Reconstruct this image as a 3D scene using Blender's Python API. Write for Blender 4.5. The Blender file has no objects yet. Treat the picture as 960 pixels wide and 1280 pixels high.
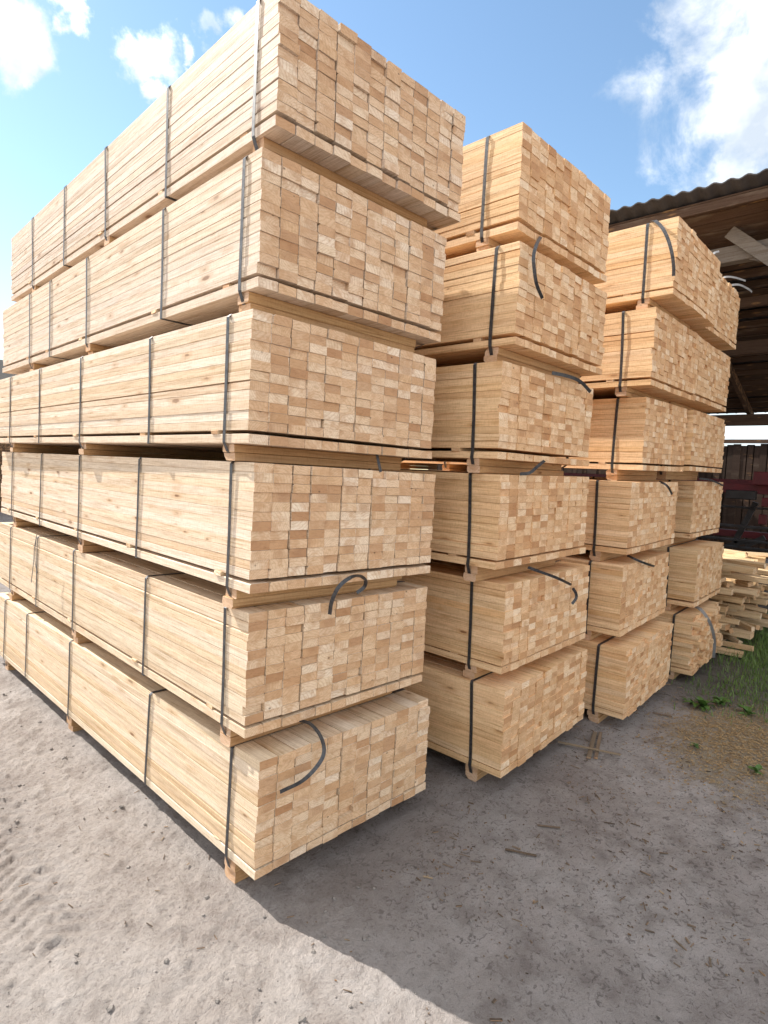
import bpy, bmesh, math, random
import numpy as np
from mathutils import Vector, Matrix
random.seed(7)
RNG = np.random.default_rng(11)
SC = bpy.context.scene
COL = SC.collection
PI = math.pi

# ---------------------------------------------------------------- camera
F_PX = 734.4
CAM = np.array([-1.4406, -1.8023, 1.9641])
YAW, PIT, ROL = 0.822836, -0.073928, 0.043231
FW = np.array([math.sin(YAW)*math.cos(PIT), math.cos(YAW)*math.cos(PIT), math.sin(PIT)])
R0 = np.array([math.cos(YAW), -math.sin(YAW), 0.0]); U0 = np.cross(R0, FW)
RT = math.cos(ROL)*R0 + math.sin(ROL)*U0
UP = -math.sin(ROL)*R0 + math.cos(ROL)*U0
cd = bpy.data.cameras.new('camera'); cam = bpy.data.objects.new('camera', cd); COL.objects.link(cam)
cd.sensor_fit = 'HORIZONTAL'; cd.sensor_width = 36.0; cd.lens = 36.0*F_PX/960.0
cd.clip_start = 0.05; cd.clip_end = 3000
M = Matrix.Identity(4)
for i in range(3):
    M[i][0] = RT[i]; M[i][1] = UP[i]; M[i][2] = -FW[i]; M[i][3] = CAM[i]
cam.matrix_world = M
SC.camera = cam

def at(px, py, ax, v):
    """world point where the sight line of a photo pixel meets the plane axis=v (used to survey positions)"""
    d = FW + RT*(px-480)/F_PX - UP*(py-640)/F_PX
    return CAM + d*((v-CAM[ax])/d[ax])

# ---------------------------------------------------------------- light
SUN_AZ = math.atan2(-0.235, 0.972); SUN_EL = math.radians(43)
sl = bpy.data.lights.new('sun', 'SUN'); sun = bpy.data.objects.new('sun', sl); COL.objects.link(sun)
sl.energy = 2.7; sl.angle = math.radians(0.53); sl.color = (1.0, 0.95, 0.87)
sdir = Vector((math.sin(SUN_AZ)*math.cos(SUN_EL), math.cos(SUN_AZ)*math.cos(SUN_EL), math.sin(SUN_EL)))
sun.rotation_euler = sdir.to_track_quat('Z', 'Y').to_euler()
SC.view_settings.view_transform = 'Standard'; SC.view_settings.look = 'None'
SC.view_settings.exposure = 1.6; SC.view_settings.gamma = 1.0
SC.view_settings.use_curve_mapping = False
SC.render.engine = 'CYCLES'
SC.cycles.use_denoising = True
SC.cycles.max_bounces = 8; SC.cycles.diffuse_bounces = 5

class NT:
    """small node-tree helper"""
    def __init__(s, nt): s.nt = nt; s.N = nt.nodes; s.L = nt.links
    def n(s, typ, ins=None, **kw):
        nd = s.N.new(typ)
        for k, v in kw.items(): setattr(nd, k, v)
        for k, v in (ins or {}).items(): s.put(nd.inputs[k], v)
        return nd
    def put(s, sock, v):
        if isinstance(v, bpy.types.NodeSocket): s.L.new(v, sock)
        else: sock.default_value = v
    def math(s, op, a, b=None, c=None, clamp=False):
        nd = s.n('ShaderNodeMath', operation=op, use_clamp=clamp); s.put(nd.inputs[0], a)
        if b is not None: s.put(nd.inputs[1], b)
        if c is not None: s.put(nd.inputs[2], c)
        return nd.outputs[0]
    def vmath(s, op, a, b=None):
        nd = s.n('ShaderNodeVectorMath', operation=op); s.put(nd.inputs[0], a)
        if b is not None: s.put(nd.inputs[1], b)
        return nd
    def noise(s, vec, scale, detail=4, rough=.55, dist=0.0, lac=2.0):
        return s.n('ShaderNodeTexNoise', {'Vector': vec, 'Scale': scale, 'Detail': detail, 'Roughness': rough, 'Distortion': dist, 'Lacunarity': lac})
    def ramp(s, fac, stops, interp='LINEAR'):
        nd = s.n('ShaderNodeValToRGB', {'Fac': fac}); cr = nd.color_ramp; cr.interpolation = interp
        while len(cr.elements) < len(stops): cr.elements.new(0.5)
        for e, (p, c) in zip(cr.elements, stops):
            e.position = p; e.color = (*c, 1) if len(c) == 3 else c
        return nd.outputs[0]
    def mix(s, fac, a, b, blend='MIX'):
        nd = s.n('ShaderNodeMix', data_type='RGBA', blend_type=blend, clamp_factor=True)
        s.put(nd.inputs['Factor'], fac)
        for sock, v in ((nd.inputs[6], a), (nd.inputs[7], b)):
            if isinstance(v, tuple) and len(v) == 3: v = (*v, 1)
            s.put(sock, v)
        return nd.outputs[2]
    def smooth(s, x, lo, hi):
        nd = s.n('ShaderNodeMapRange', {'Value': x, 'From Min': lo, 'From Max': hi}, interpolation_type='SMOOTHSTEP'); return nd.outputs[0]

# ---------------------------------------------------------------- sky with clouds
W = bpy.data.worlds.new('World'); SC.world = W; W.use_nodes = True
t = NT(W.node_tree); bg = t.N['Background']
sky = t.n('ShaderNodeTexSky', sky_type='NISHITA', sun_disc=False)
sky.sun_elevation = SUN_EL; sky.sun_rotation = SUN_AZ % (2*PI)
sky.air_density = 1.0; sky.dust_density = 0.15; sky.ozone_density = 1.6
tc = t.n('ShaderNodeTexCoord').outputs['Generated']
dirv = t.vmath('NORMALIZE', tc).outputs[0]
wob = t.noise(dirv, 5.0, 5, .6)
def pdir(px, py):
    d = FW + RT*(px-480)/F_PX - UP*(py-640)/F_PX
    return d/np.linalg.norm(d)
big = t.noise(dirv, 2.3, 7, .56, .25)
fine = t.noise(dirv, 9.0, 8, .62, .35)
warp = t.vmath('ADD', dirv, t.vmath('MULTIPLY', t.vmath('SUBTRACT', t.noise(dirv, 14.0, 6, .62).outputs['Color'], (.5, .5, .5)).outputs[0], (.11, .11, .11)).outputs[0]).outputs[0]
blobs = [((905, 20), .13), ((955, 130), .115), ((845, 25), .060), ((925, 205), .055), ((985, 250), .08), ((1020, 60), .20),
         ((180, 72), .042), ((258, 36), .034), ((284, 18), .032), ((222, 56), .016), ((197, 122), .022), ((8, 45), .058), ((-40, 10), .07), ((92, 8), .026), ((32, 78), .026),
         ((930, 530), .11)]
fld = None
for (p, r) in blobs:
    d = t.vmath('DISTANCE', warp, tuple(pdir(*p))).outputs['Value']
    g = t.math('SUBTRACT', 1.0, t.math('DIVIDE', d, r))
    fld = g if fld is None else t.math('MAXIMUM', fld, g)
fld = t.math('MINIMUM', t.math('MAXIMUM', fld, -1.2), .62)
nz = t.math('ADD', t.math('MULTIPLY', t.math('SUBTRACT', fine.outputs[0], .5), 2.1), t.math('MULTIPLY', t.math('SUBTRACT', big.outputs[0], .5), .8))
inview = t.smooth(t.math('ADD', fld, nz), .12, .85)
# denser cloud added round the unseen rest of the sky, to fill the shade
vd = t.vmath('DISTANCE', dirv, tuple(FW)).outputs['Value']
rest = t.smooth(vd, .75, 1.05)
gen = t.math('MULTIPLY', t.smooth(t.math('ADD', big.outputs[0], t.math('MULTIPLY', t.math('SUBTRACT', fine.outputs[0], .5), .5)), .30, .47), rest)
cloud = t.math('MAXIMUM', inview, gen, clamp=True)
zc = t.n('ShaderNodeSeparateXYZ', {'Vector': dirv}).outputs['Z']
cloud = t.math('MULTIPLY', cloud, t.smooth(zc, -.02, .06))
shade = t.noise(dirv, 6.0, 5, .55)
ccol = t.ramp(shade.outputs[0], [(.40, (1.75, 1.95, 2.2)), (.66, (4.6, 4.5, 4.35))])
skyc = t.mix(1.0, sky.outputs[0], (.53, .55, .515), 'MULTIPLY')
t.put(bg.inputs['Color'], t.mix(t.math('MULTIPLY', cloud, .93), skyc, ccol))
bg.inputs['Strength'].default_value = 0.15

# ---------------------------------------------------------------- object helpers
def tag(o, label=None, cat=None, group=None, kind=None):
    if label: o['label'] = label
    if cat: o['category'] = cat
    if group: o['group'] = group
    if kind: o['kind'] = kind
    return o
def link(name, me, mat=None, parent=None):
    if mat is not None and not me.materials: me.materials.append(mat)
    o = bpy.data.objects.new(name, me); COL.objects.link(o)
    if parent is not None: o.parent = parent
    return o
def empty(name, loc, rot=(0, 0, 0)):
    o = bpy.data.objects.new(name, None); COL.objects.link(o); o.empty_display_size = .2
    o.location = loc; o.rotation_euler = rot; return o
class MB:
    """collects verts/faces for one mesh"""
    def __init__(s): s.v = []; s.f = []; s.r = []
    def add(s, vs, fs, rnd=0.0):
        k = len(s.v); s.v += [tuple(map(float, v)) for v in vs]; s.f += [tuple(i+k for i in f) for f in fs]; s.r += [rnd]*len(fs)
    def prism(s, prof, a, b, rnd=0.0, jit=0.0, axis=1, rot=0.0, org=(0, 0, 0)):
        """profile (u,w) swept from a to b along axis 1 (y) or 0 (x)"""
        n = len(prof); vs = []
        for e in (a, b):
            for (u, w) in prof:
                j = random.uniform(-jit, jit)
                vs.append((u, e+j, w) if axis == 1 else (e+j, u, w))
        if rot or org != (0, 0, 0):
            c, q = math.cos(rot), math.sin(rot)
            vs = [(x*c-y*q+org[0], x*q+y*c+org[1], z+org[2]) for x, y, z in vs]
        fs = [(i, (i+1) % n, n+(i+1) % n, n+i) for i in range(n)]
        fs += [tuple(range(n))[::-1], tuple(range(n, 2*n))]
        if axis == 0: fs = [f[::-1] for f in fs]
        fs = [f[::-1] for f in fs]
        s.add(vs, fs, rnd)
    def box(s, x0, x1, y0, y1, z0, z1, rnd=0.0, ch=0.0, jit=0.0, rot=0.0, org=(0, 0, 0), axis=1):
        if axis == 1: p = chamf(x0, x1, z0, z1, [ch]*4); s.prism(p, y0, y1, rnd, jit, 1, rot, org)
        else: p = chamf(y0, y1, z0, z1, [ch]*4); s.prism(p, x0, x1, rnd, jit, 0, rot, org)
    def beam(s, p, q, w, h, rnd=0.0, up=(0, 0, 1)):
        p, q, up = Vector(p), Vector(q), Vector(up); d = (q-p).normalized(); a = d.cross(up).normalized(); b = a.cross(d)
        vs = [(e+a*(sx*w/2)+b*(sz*h/2))[:] for e in (p, q) for sx, sz in ((-1, -1), (1, -1), (1, 1), (-1, 1))]
        s.add(vs, [(0, 1, 2, 3), (4, 7, 6, 5), (0, 4, 5, 1), (1, 5, 6, 2), (2, 6, 7, 3), (3, 7, 4, 0)], rnd)
    def mesh(s, name):
        me = bpy.data.meshes.new(name); me.from_pydata(s.v, [], s.f); me.update()
        a = me.attributes.new('rnd', 'FLOAT', 'FACE'); a.data.foreach_set('value', s.r)
        return me
    def obj(s, name, mat, parent=None): return link(name, s.mesh(name), mat, parent)
def chamf(x0, x1, z0, z1, c):
    """rectangle profile with its corners cut: c = bl, br, tr, tl"""
    p = []
    for (x, z, dx, dz, k) in ((x0, z0, 1, 1, c[0]), (x1, z0, -1, 1, c[1]), (x1, z1, -1, -1, c[2]), (x0, z1, 1, -1, c[3])):
        if k <= 0: p.append((x, z)); continue
        a, b = (x, z+dz*k), (x+dx*k, z)
        p += [a, b] if (dx*dz > 0) else [b, a]
    return p
def ribbon(path, wdir, width, th=.0012):
    """thin steel band along a 3-D path; wdir = its width direction (one vector or one per point)"""
    m = MB(); n = len(path); P = [Vector(p) for p in path]
    wd = wdir if isinstance(wdir, list) else [Vector(wdir)]*n
    vs = []
    for i in range(n):
        tg = (P[min(i+1, n-1)]-P[max(i-1, 0)]).normalized(); w = Vector(wd[i]); w = (w-tg*w.dot(tg)).normalized(); nn = tg.cross(w)
        for a, b in ((-1, -1), (1, -1), (1, 1), (-1, 1)): vs.append((P[i]+w*(a*width/2)+nn*(b*th/2))[:])
    fs = []
    for i in range(n-1):
        for k in range(4): fs.append((4*i+k, 4*i+(k+1) % 4, 4*i+4+(k+1) % 4, 4*i+4+k))
    fs += [(3, 2, 1, 0), tuple(4*(n-1)+k for k in range(4))]
    m.add(vs, fs); return m
def smooth_path(pts, sub=6):
    P = [np.array(p, float) for p in pts]; P = [2*P[0]-P[1]]+P+[2*P[-1]-P[-2]]; out = []
    for i in range(1, len(P)-2):
        for k in range(sub):
            u = k/sub; a, b, c, d = P[i-1:i+3]
            out.append(.5*((2*b)+(-a+c)*u+(2*a-5*b+4*c-d)*u*u+(-a+3*b-3*c+d)*u**3))
    out.append(P[-2]); return [tuple(p) for p in out]

# ---------------------------------------------------------------- materials
def new_mat(name):
    m = bpy.data.materials.new(name); m.use_nodes = True; t = NT(m.node_tree); b = t.N['Principled BSDF']; return m, t, b
def wood_mat(name, side_stops, end_stops, knot=(.16, .065, .025), grey=0.0, rough=.72, bump=.35):
    """sawn timber: grain along local Y, end grain on the faces that look along Y"""
    m, t, b = new_mat(name)
    tcn = t.n('ShaderNodeTexCoord'); oi = t.n('ShaderNodeObjectInfo')
    at_ = t.n('ShaderNodeAttribute', attribute_name='rnd')
    rnd = t.math('FRACT', t.math('ADD', t.math('MULTIPLY', oi.outputs['Random'], 7.31), at_.outputs['Fac']))
    rnd2 = t.math('FRACT', t.math('MULTIPLY', rnd, 17.77)); rnd3 = t.math('FRACT', t.math('MULTIPLY', rnd, 53.13))
    off = t.n('ShaderNodeCombineXYZ', {'X': t.math('MULTIPLY', rnd, 37.0), 'Y': t.math('MULTIPLY', rnd2, 91.0), 'Z': t.math('MULTIPLY', rnd3, 23.0)}).outputs[0]
    obj = tcn.outputs['Object']; v = t.vmath('ADD', obj, off).outputs[0]
    nrm = t.n('ShaderNodeSeparateXYZ', {'Vector': tcn.outputs['Normal']})
    isend = t.math('GREATER_THAN', t.math('ABSOLUTE', nrm.outputs['Y']), .75)
    # ---- long faces
    gv = t.vmath('MULTIPLY', v, (70.0, 1.6, 70.0)).outputs[0]
    g1 = t.noise(gv, 1.0, 5, .6, .9)
    gv2 = t.vmath('MULTIPLY', v, (14.0, .9, 22.0)).outputs[0]
    g2 = t.noise(gv2, 1.0, 3, .5, 1.6)
    fib = t.noise(t.vmath('MULTIPLY', v, (260.0, 9.0, 260.0)).outputs[0], 1.0, 2, .5)
    base = t.ramp(rnd, side_stops)
    tone = t.math('ADD', t.math('MULTIPLY', g1.outputs[0], .55), t.math('MULTIPLY', g2.outputs[0], .45))
    side = t.mix(1.0, base, t.ramp(tone, [(.33, (.66, .57, .46)), (.5, (.97, .95, .92)), (.66, (1.08, 1.08, 1.07))]), 'MULTIPLY')
    side = t.mix(1.0, side, t.ramp(fib.outputs[0], [(.34, (.84, .80, .74)), (.5, (1, 1, 1)), (.68, (1.05, 1.05, 1.05))]), 'MULTIPLY')
    saw = t.noise(t.vmath('MULTIPLY', v, (40.0, 120.0, 40.0)).outputs[0], 1.0, 3, .6)
    side = t.mix(1.0, side, t.ramp(saw.outputs[0], [(.32, (.90, .87, .83)), (.5, (1, 1, 1)), (.7, (1.03, 1.03, 1.03))]), 'MULTIPLY')
    # knots: long ellipses, only in some cells
    kv = t.vmath('MULTIPLY', v, (9.0, 4.2, 15.0)).outputs[0]
    kw = t.noise(v, 30.0, 2, .5)
    kv = t.vmath('ADD', kv, t.vmath('MULTIPLY', kw.outputs['Color'], (.10, .10, .10)).outputs[0]).outputs[0]
    vo = t.n('ShaderNodeTexVoronoi', {'Vector': kv, 'Scale': 1.0, 'Randomness': 1.0})
    kc = t.n('ShaderNodeSeparateXYZ', {'Vector': vo.outputs['Color']})
    gate = t.math('GREATER_THAN', kc.outputs['X'], .48)
    rad = t.math('ADD', .055, t.math('MULTIPLY', kc.outputs['Y'], .13))
    kd = t.math('DIVIDE', vo.outputs['Distance'], rad)
    core = t.math('MULTIPLY', t.math('SUBTRACT', 1.0, t.smooth(kd, .55, 1.05)), gate)
    halo = t.math('MULTIPLY', t.math('SUBTRACT', 1.0, t.smooth(kd, .8, 2.6)), gate)
    side = t.mix(t.math('MULTIPLY', halo, .46), side, (.46, .25, .10))
    side = t.mix(t.math('MULTIPLY', core, t.math('ADD', .35, t.math('MULTIPLY', kc.outputs['Z'], .5))), side, knot)
    # weather / dirt blotches with their own shape
    bl = t.noise(t.vmath('MULTIPLY', v, (5.0, 1.3, 5.0)).outputs[0], 1.0, 4, .6)
    side = t.mix(t.math('MULTIPLY', t.smooth(bl.outputs[0], .52, .75), .22+grey), side, (.50, .42, .33))
    # ---- end grain
    rc = t.n('ShaderNodeCombineXYZ', {'X': t.math('MULTIPLY_ADD', rnd2, .22, -.06), 'Y': 0.0, 'Z': t.math('MULTIPLY_ADD', rnd3, .24, -.10)}).outputs[0]
    rv = t.vmath('SUBTRACT', t.vmath('MULTIPLY', obj, (1.0, 0.0, 1.0)).outputs[0], rc).outputs[0]
    wn = t.noise(v, 35.0, 3, .6)
    rl = t.math('ADD', t.vmath('LENGTH', rv).outputs['Value'], t.math('MULTIPLY', wn.outputs[0], .018))
    ring = t.math('SINE', t.math('MULTIPLY', rl, t.math('MULTIPLY_ADD', rnd2, 420.0, 300.0)))
    ering = t.smooth(ring, .1, 1.0)
    en = t.noise(t.vmath('MULTIPLY', v, (38.0, 4.0, 120.0)).outputs[0], 1.0, 4, .6, .8); eb = t.noise(v, 16.0, 3, .6)
    ebase = t.ramp(t.math('FRACT', t.math('MULTIPLY', rnd, 3.7)), end_stops)
    end = t.mix(1.0, ebase, t.ramp(en.outputs[0], [(.3, (.80, .74, .66)), (.5, (1, 1, 1)), (.72, (1.07, 1.06, 1.05))]), 'MULTIPLY')
    end = t.mix(t.math('MULTIPLY', t.smooth(eb.outputs[0], .46, .66), .55), end, (.54, .31, .15))
    end = t.mix(t.math('MULTIPLY', ering, .30), end, (.50, .27, .12))
    # a core of darker heartwood on some ends, pith knots and a few drying checks
    heart = t.math('MULTIPLY', t.math('SUBTRACT', 1.0, t.smooth(rl, .030, .060)), t.math('GREATER_THAN', rnd3, .45))
    end = t.mix(t.math('MULTIPLY', heart, .42), end, (.40, .21, .10))
    ck = t.n('ShaderNodeTexVoronoi', {'Vector': t.vmath('MULTIPLY', v, (16.0, 3.0, 24.0)).outputs[0], 'Scale': 1.0})
    ckc = t.n('ShaderNodeSeparateXYZ', {'Vector': ck.outputs['Color']})
    spot = t.math('MULTIPLY', t.math('SUBTRACT', 1.0, t.smooth(ck.outputs['Distance'], .05, .15)), t.math('GREATER_THAN', ckc.outputs['X'], .86))
    end = t.mix(t.math('MULTIPLY', spot, .75), end, (.10, .05, .025))
    col = t.mix(isend, side, end)
    oc = t.mix(t.math('MULTIPLY', isend, .65), oi.outputs['Color'], (1.05, 1.02, 1.06))
    col = t.mix(1.0, col, oc, 'MULTIPLY')
    t.put(b.inputs['Base Color'], col)
    t.put(b.inputs['Roughness'], rough); b.inputs['Specular IOR Level'].default_value = .25
    hs = t.math('ADD', t.math('MULTIPLY', g1.outputs[0], .5), t.math('MULTIPLY', fib.outputs[0], .7))
    he = t.math('ADD', t.math('MULTIPLY', en.outputs[0], .9), t.math('MULTIPLY', ering, .25))
    h = t.n('ShaderNodeMix', {'Factor': isend, 'A': hs, 'B': he}, data_type='FLOAT').outputs[0]
    bp = t.n('ShaderNodeBump', {'Height': h, 'Strength': bump, 'Distance': .004}); t.put(b.inputs['Normal'], bp.outputs[0])
    return m
SIDE = [(0, (.70, .53, .34)), (.2, (.75, .585, .395)), (.45, (.77, .62, .44)), (.62, (.67, .475, .28)), (.8, (.78, .645, .475)), (1, (.70, .525, .335))]
ENDS = [(0, (.77, .565, .355)), (.12, (.68, .445, .25)), (.28, (.81, .63, .42)), (.40, (.57, .335, .17)), (.52, (.75, .53, .32)), (.68, (.45, .24, .115)), (.75, (.70, .465, .26)), (.90, (.84, .69, .50)), (1, (.77, .56, .35))]
M_WOOD = wood_mat('pine_boards', SIDE, ENDS)
M_BEAR = wood_mat('bearer_timber', [(0, (.50, .31, .15)), (.5, (.56, .36, .19)), (1, (.46, .27, .13))], [(0, (.55, .37, .23)), (1, (.66, .47, .32))])
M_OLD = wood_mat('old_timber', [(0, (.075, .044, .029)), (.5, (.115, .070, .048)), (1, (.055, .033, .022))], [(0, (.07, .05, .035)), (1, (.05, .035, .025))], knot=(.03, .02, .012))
M_GREY = wood_mat('weathered_grey_timber', [(0, (.16, .14, .12)), (1, (.21, .185, .165))], [(0, (.32, .29, .25)), (1, (.36, .32, .28))], knot=(.12, .10, .08))

def strap_mat():
    m, t, b = new_mat('steel_strap')
    tcn = t.n('ShaderNodeTexCoord')
    n = t.noise(tcn.outputs['Object'], 60, 4, .6)
    t.put(b.inputs['Base Color'], t.ramp(n.outputs[0], [(.35, (.05, .05, .055)), (.65, (.10, .10, .105))]))
    b.inputs['Metallic'].default_value = .55
    t.put(b.inputs['Roughness'], t.math('MULTIPLY_ADD', n.outputs[0], .25, .30)); return m
M_STRAP = strap_mat()
def plain(name, c0, c1, rough=.7, metal=0.0, scale=8, bump=.2, dist=.01):
    m, t, b = new_mat(name); tcn = t.n('ShaderNodeTexCoord'); n = t.noise(tcn.outputs['Object'], scale, 6, .65)
    t.put(b.inputs['Base Color'], t.ramp(n.outputs[0], [(.3, c0), (.7, c1)])); b.inputs['Roughness'].default_value = rough; b.inputs['Metallic'].default_value = metal
    bp = t.n('ShaderNodeBump', {'Height': n.outputs[0], 'Strength': bump, 'Distance': dist}); t.put(b.inputs['Normal'], bp.outputs[0]); return m
M_RED = plain('red_machine_paint', (.075, .005, .009), (.13, .009, .014), .55)
M_STEEL = plain('dull_steel', (.022, .02, .021), (.05, .045, .045), .55, .4)
M_ROOF = plain('fibre_cement_roof', (.035, .032, .034), (.07, .064, .066), .85, scale=5)
M_STONE = plain('stone', (.13, .115, .105), (.30, .27, .245), .9, scale=20)
M_BARNROOF = plain('dark_roof', (.02, .018, .018), (.05, .045, .04), .9)
M_LEAF = plain('dock_leaf', (.035, .085, .015), (.085, .17, .03), .5, scale=14)
M_GRASS = plain('grass', (.07, .14, .024), (.19, .27, .07), .6, scale=9)
M_CHIP = wood_mat('chip_wood', [(0, (.14, .105, .08)), (.4, (.22, .165, .12)), (.75, (.08, .06, .048)), (1, (.38, .30, .21))], [(0, (.28, .2, .13)), (1, (.36, .27, .19))])

# ---------------------------------------------------------------- ground
def hash2(ix, iy, seed):
    h = (ix.astype(np.int64)*374761393 + iy.astype(np.int64)*668265263 + seed*2147483647) & 0xffffffff
    h = ((h ^ (h >> 13))*1274126177) & 0xffffffff
    return ((h ^ (h >> 16)) & 0xffff)/65535.0
def vnoise(x, y, seed=0):
    ix, iy = np.floor(x), np.floor(y); fx, fy = x-ix, y-iy; fx = fx*fx*(3-2*fx); fy = fy*fy*(3-2*fy)
    a, b, c, d = hash2(ix, iy, seed), hash2(ix+1, iy, seed), hash2(ix, iy+1, seed), hash2(ix+1, iy+1, seed)
    return (a*(1-fx)+b*fx)*(1-fy)+(c*(1-fx)+d*fx)*fy
def fbm(x, y, o=4, seed=0, g=.5):
    s = 0; a = 1; w = 0
    for k in range(o): s = s+a*vnoise(x*2**k+k*17.3, y*2**k-k*9.1, seed+k); w += a; a *= g
    return s/w
def sstep(x, a, b):
    u = np.clip((x-a)/(b-a), 0, 1); return u*u*(3-2*u)
def gheight(x, y):
    """packed yard earth: rutted and crumbly on the left, trodden smooth in front of the stacks"""
    rough = sstep(-x, -.55, .25)
    a = math.radians(38); u = x*math.cos(a)+y*math.sin(a); v = -x*math.sin(a)+y*math.cos(a)
    wx = .12*(fbm(x*2.5, y*2.5, 3, 50)-.5); u = u+wx*2; v = v+wx*2
    h = .05*(fbm(x*.55, y*.55, 3, 1)-.5)
    r1 = 1-np.abs(2*fbm(u*5.0, v*11.0, 4, 7, .6)-1)
    r2 = fbm(u*12, v*30, 4, 21, .6)-.5
    cl = np.maximum(fbm(x*26, y*30, 3, 13, .6)-.52, 0)
    h += rough*(.011*(r1-.75)+.020*r2+.008*(fbm(x*9, y*9, 3, 3)-.5)+.035*cl)
    h += (1-rough)*(.012*(fbm(x*5, y*5, 4, 31)-.5)+.010*(fbm(x*22, y*22, 3, 33, .6)-.5))
    for xc0, sd_ in ((-.62, 81), (-1.75, 83)):
        xc = xc0+.12*np.sin(y*.55+sd_); bd = np.exp(-((x-xc)/.15)**4)*sstep(fbm(x*1.1, y*.8, 3, sd_), .36, .56)
        h += bd*(-.010+.0075*np.sin(2*PI*(y+.75*np.abs(x-xc)+.02*fbm(x*9, y*9, 2, sd_))/.075))
    h += .011*(fbm(x*38, y*38, 2, 41)-.5)*(.45+.55*rough)
    sd = np.exp(-(((x-3.35)/.75)**2+((y+.80)/.42)**2)**2)
    h += sd*(.035+.04*(fbm(x*14, y*14, 3, 61)-.5))
    gr = sstep(x, 4.3, 6.2)*(1-sstep(y, .1, .5)); h += gr*.05*fbm(x*2, y*2, 3, 71)
    h -= .07*sstep(y, .6, 1.6)*sstep(x, .2, .6)*(1-sstep(x, 5.6, 6.2))*0.3
    return h
def axis_pts(lo, hi, step, far):
    core = np.arange(lo, hi, step); out = []; s = step; p = hi
    while p < far: out.append(p); s *= 1.22; p += s
    out.append(far); lo2 = []; s = step; p = lo-step
    while p > -far: lo2.append(p); s *= 1.22; p -= s
    lo2.append(-far); return np.concatenate([np.array(lo2[::-1]), core, np.array(out)])
gx = axis_pts(-2.4, 5.2, .0125, 900.0); gy = axis_pts(-2.3, 5.0, .0135, 900.0)
GX, GY = np.meshgrid(gx, gy); fade = 1-sstep(np.maximum(np.abs(GX-1.5), np.abs(GY-1.5)), 5, 14)
GZ = gheight(GX, GY)*fade
def grid_mesh(name, X, Y, Z):
    ny, nx = X.shape; me = bpy.data.meshes.new(name); nv = nx*ny; nf = (nx-1)*(ny-1)
    me.vertices.add(nv); me.vertices.foreach_set('co', np.stack([X, Y, Z], -1).astype(np.float32).ravel())
    i = np.arange(nv).reshape(ny, nx); q = np.stack([i[:-1, :-1], i[:-1, 1:], i[1:, 1:], i[1:, :-1]], -1).reshape(-1)
    me.loops.add(nf*4); me.loops.foreach_set('vertex_index', q.astype(np.int32))
    me.polygons.add(nf); me.polygons.foreach_set('loop_start', np.arange(0, nf*4, 4, dtype=np.int32))
    me.polygons.foreach_set('use_smooth', np.ones(nf, bool)); me.update(calc_edges=True); return me
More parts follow.
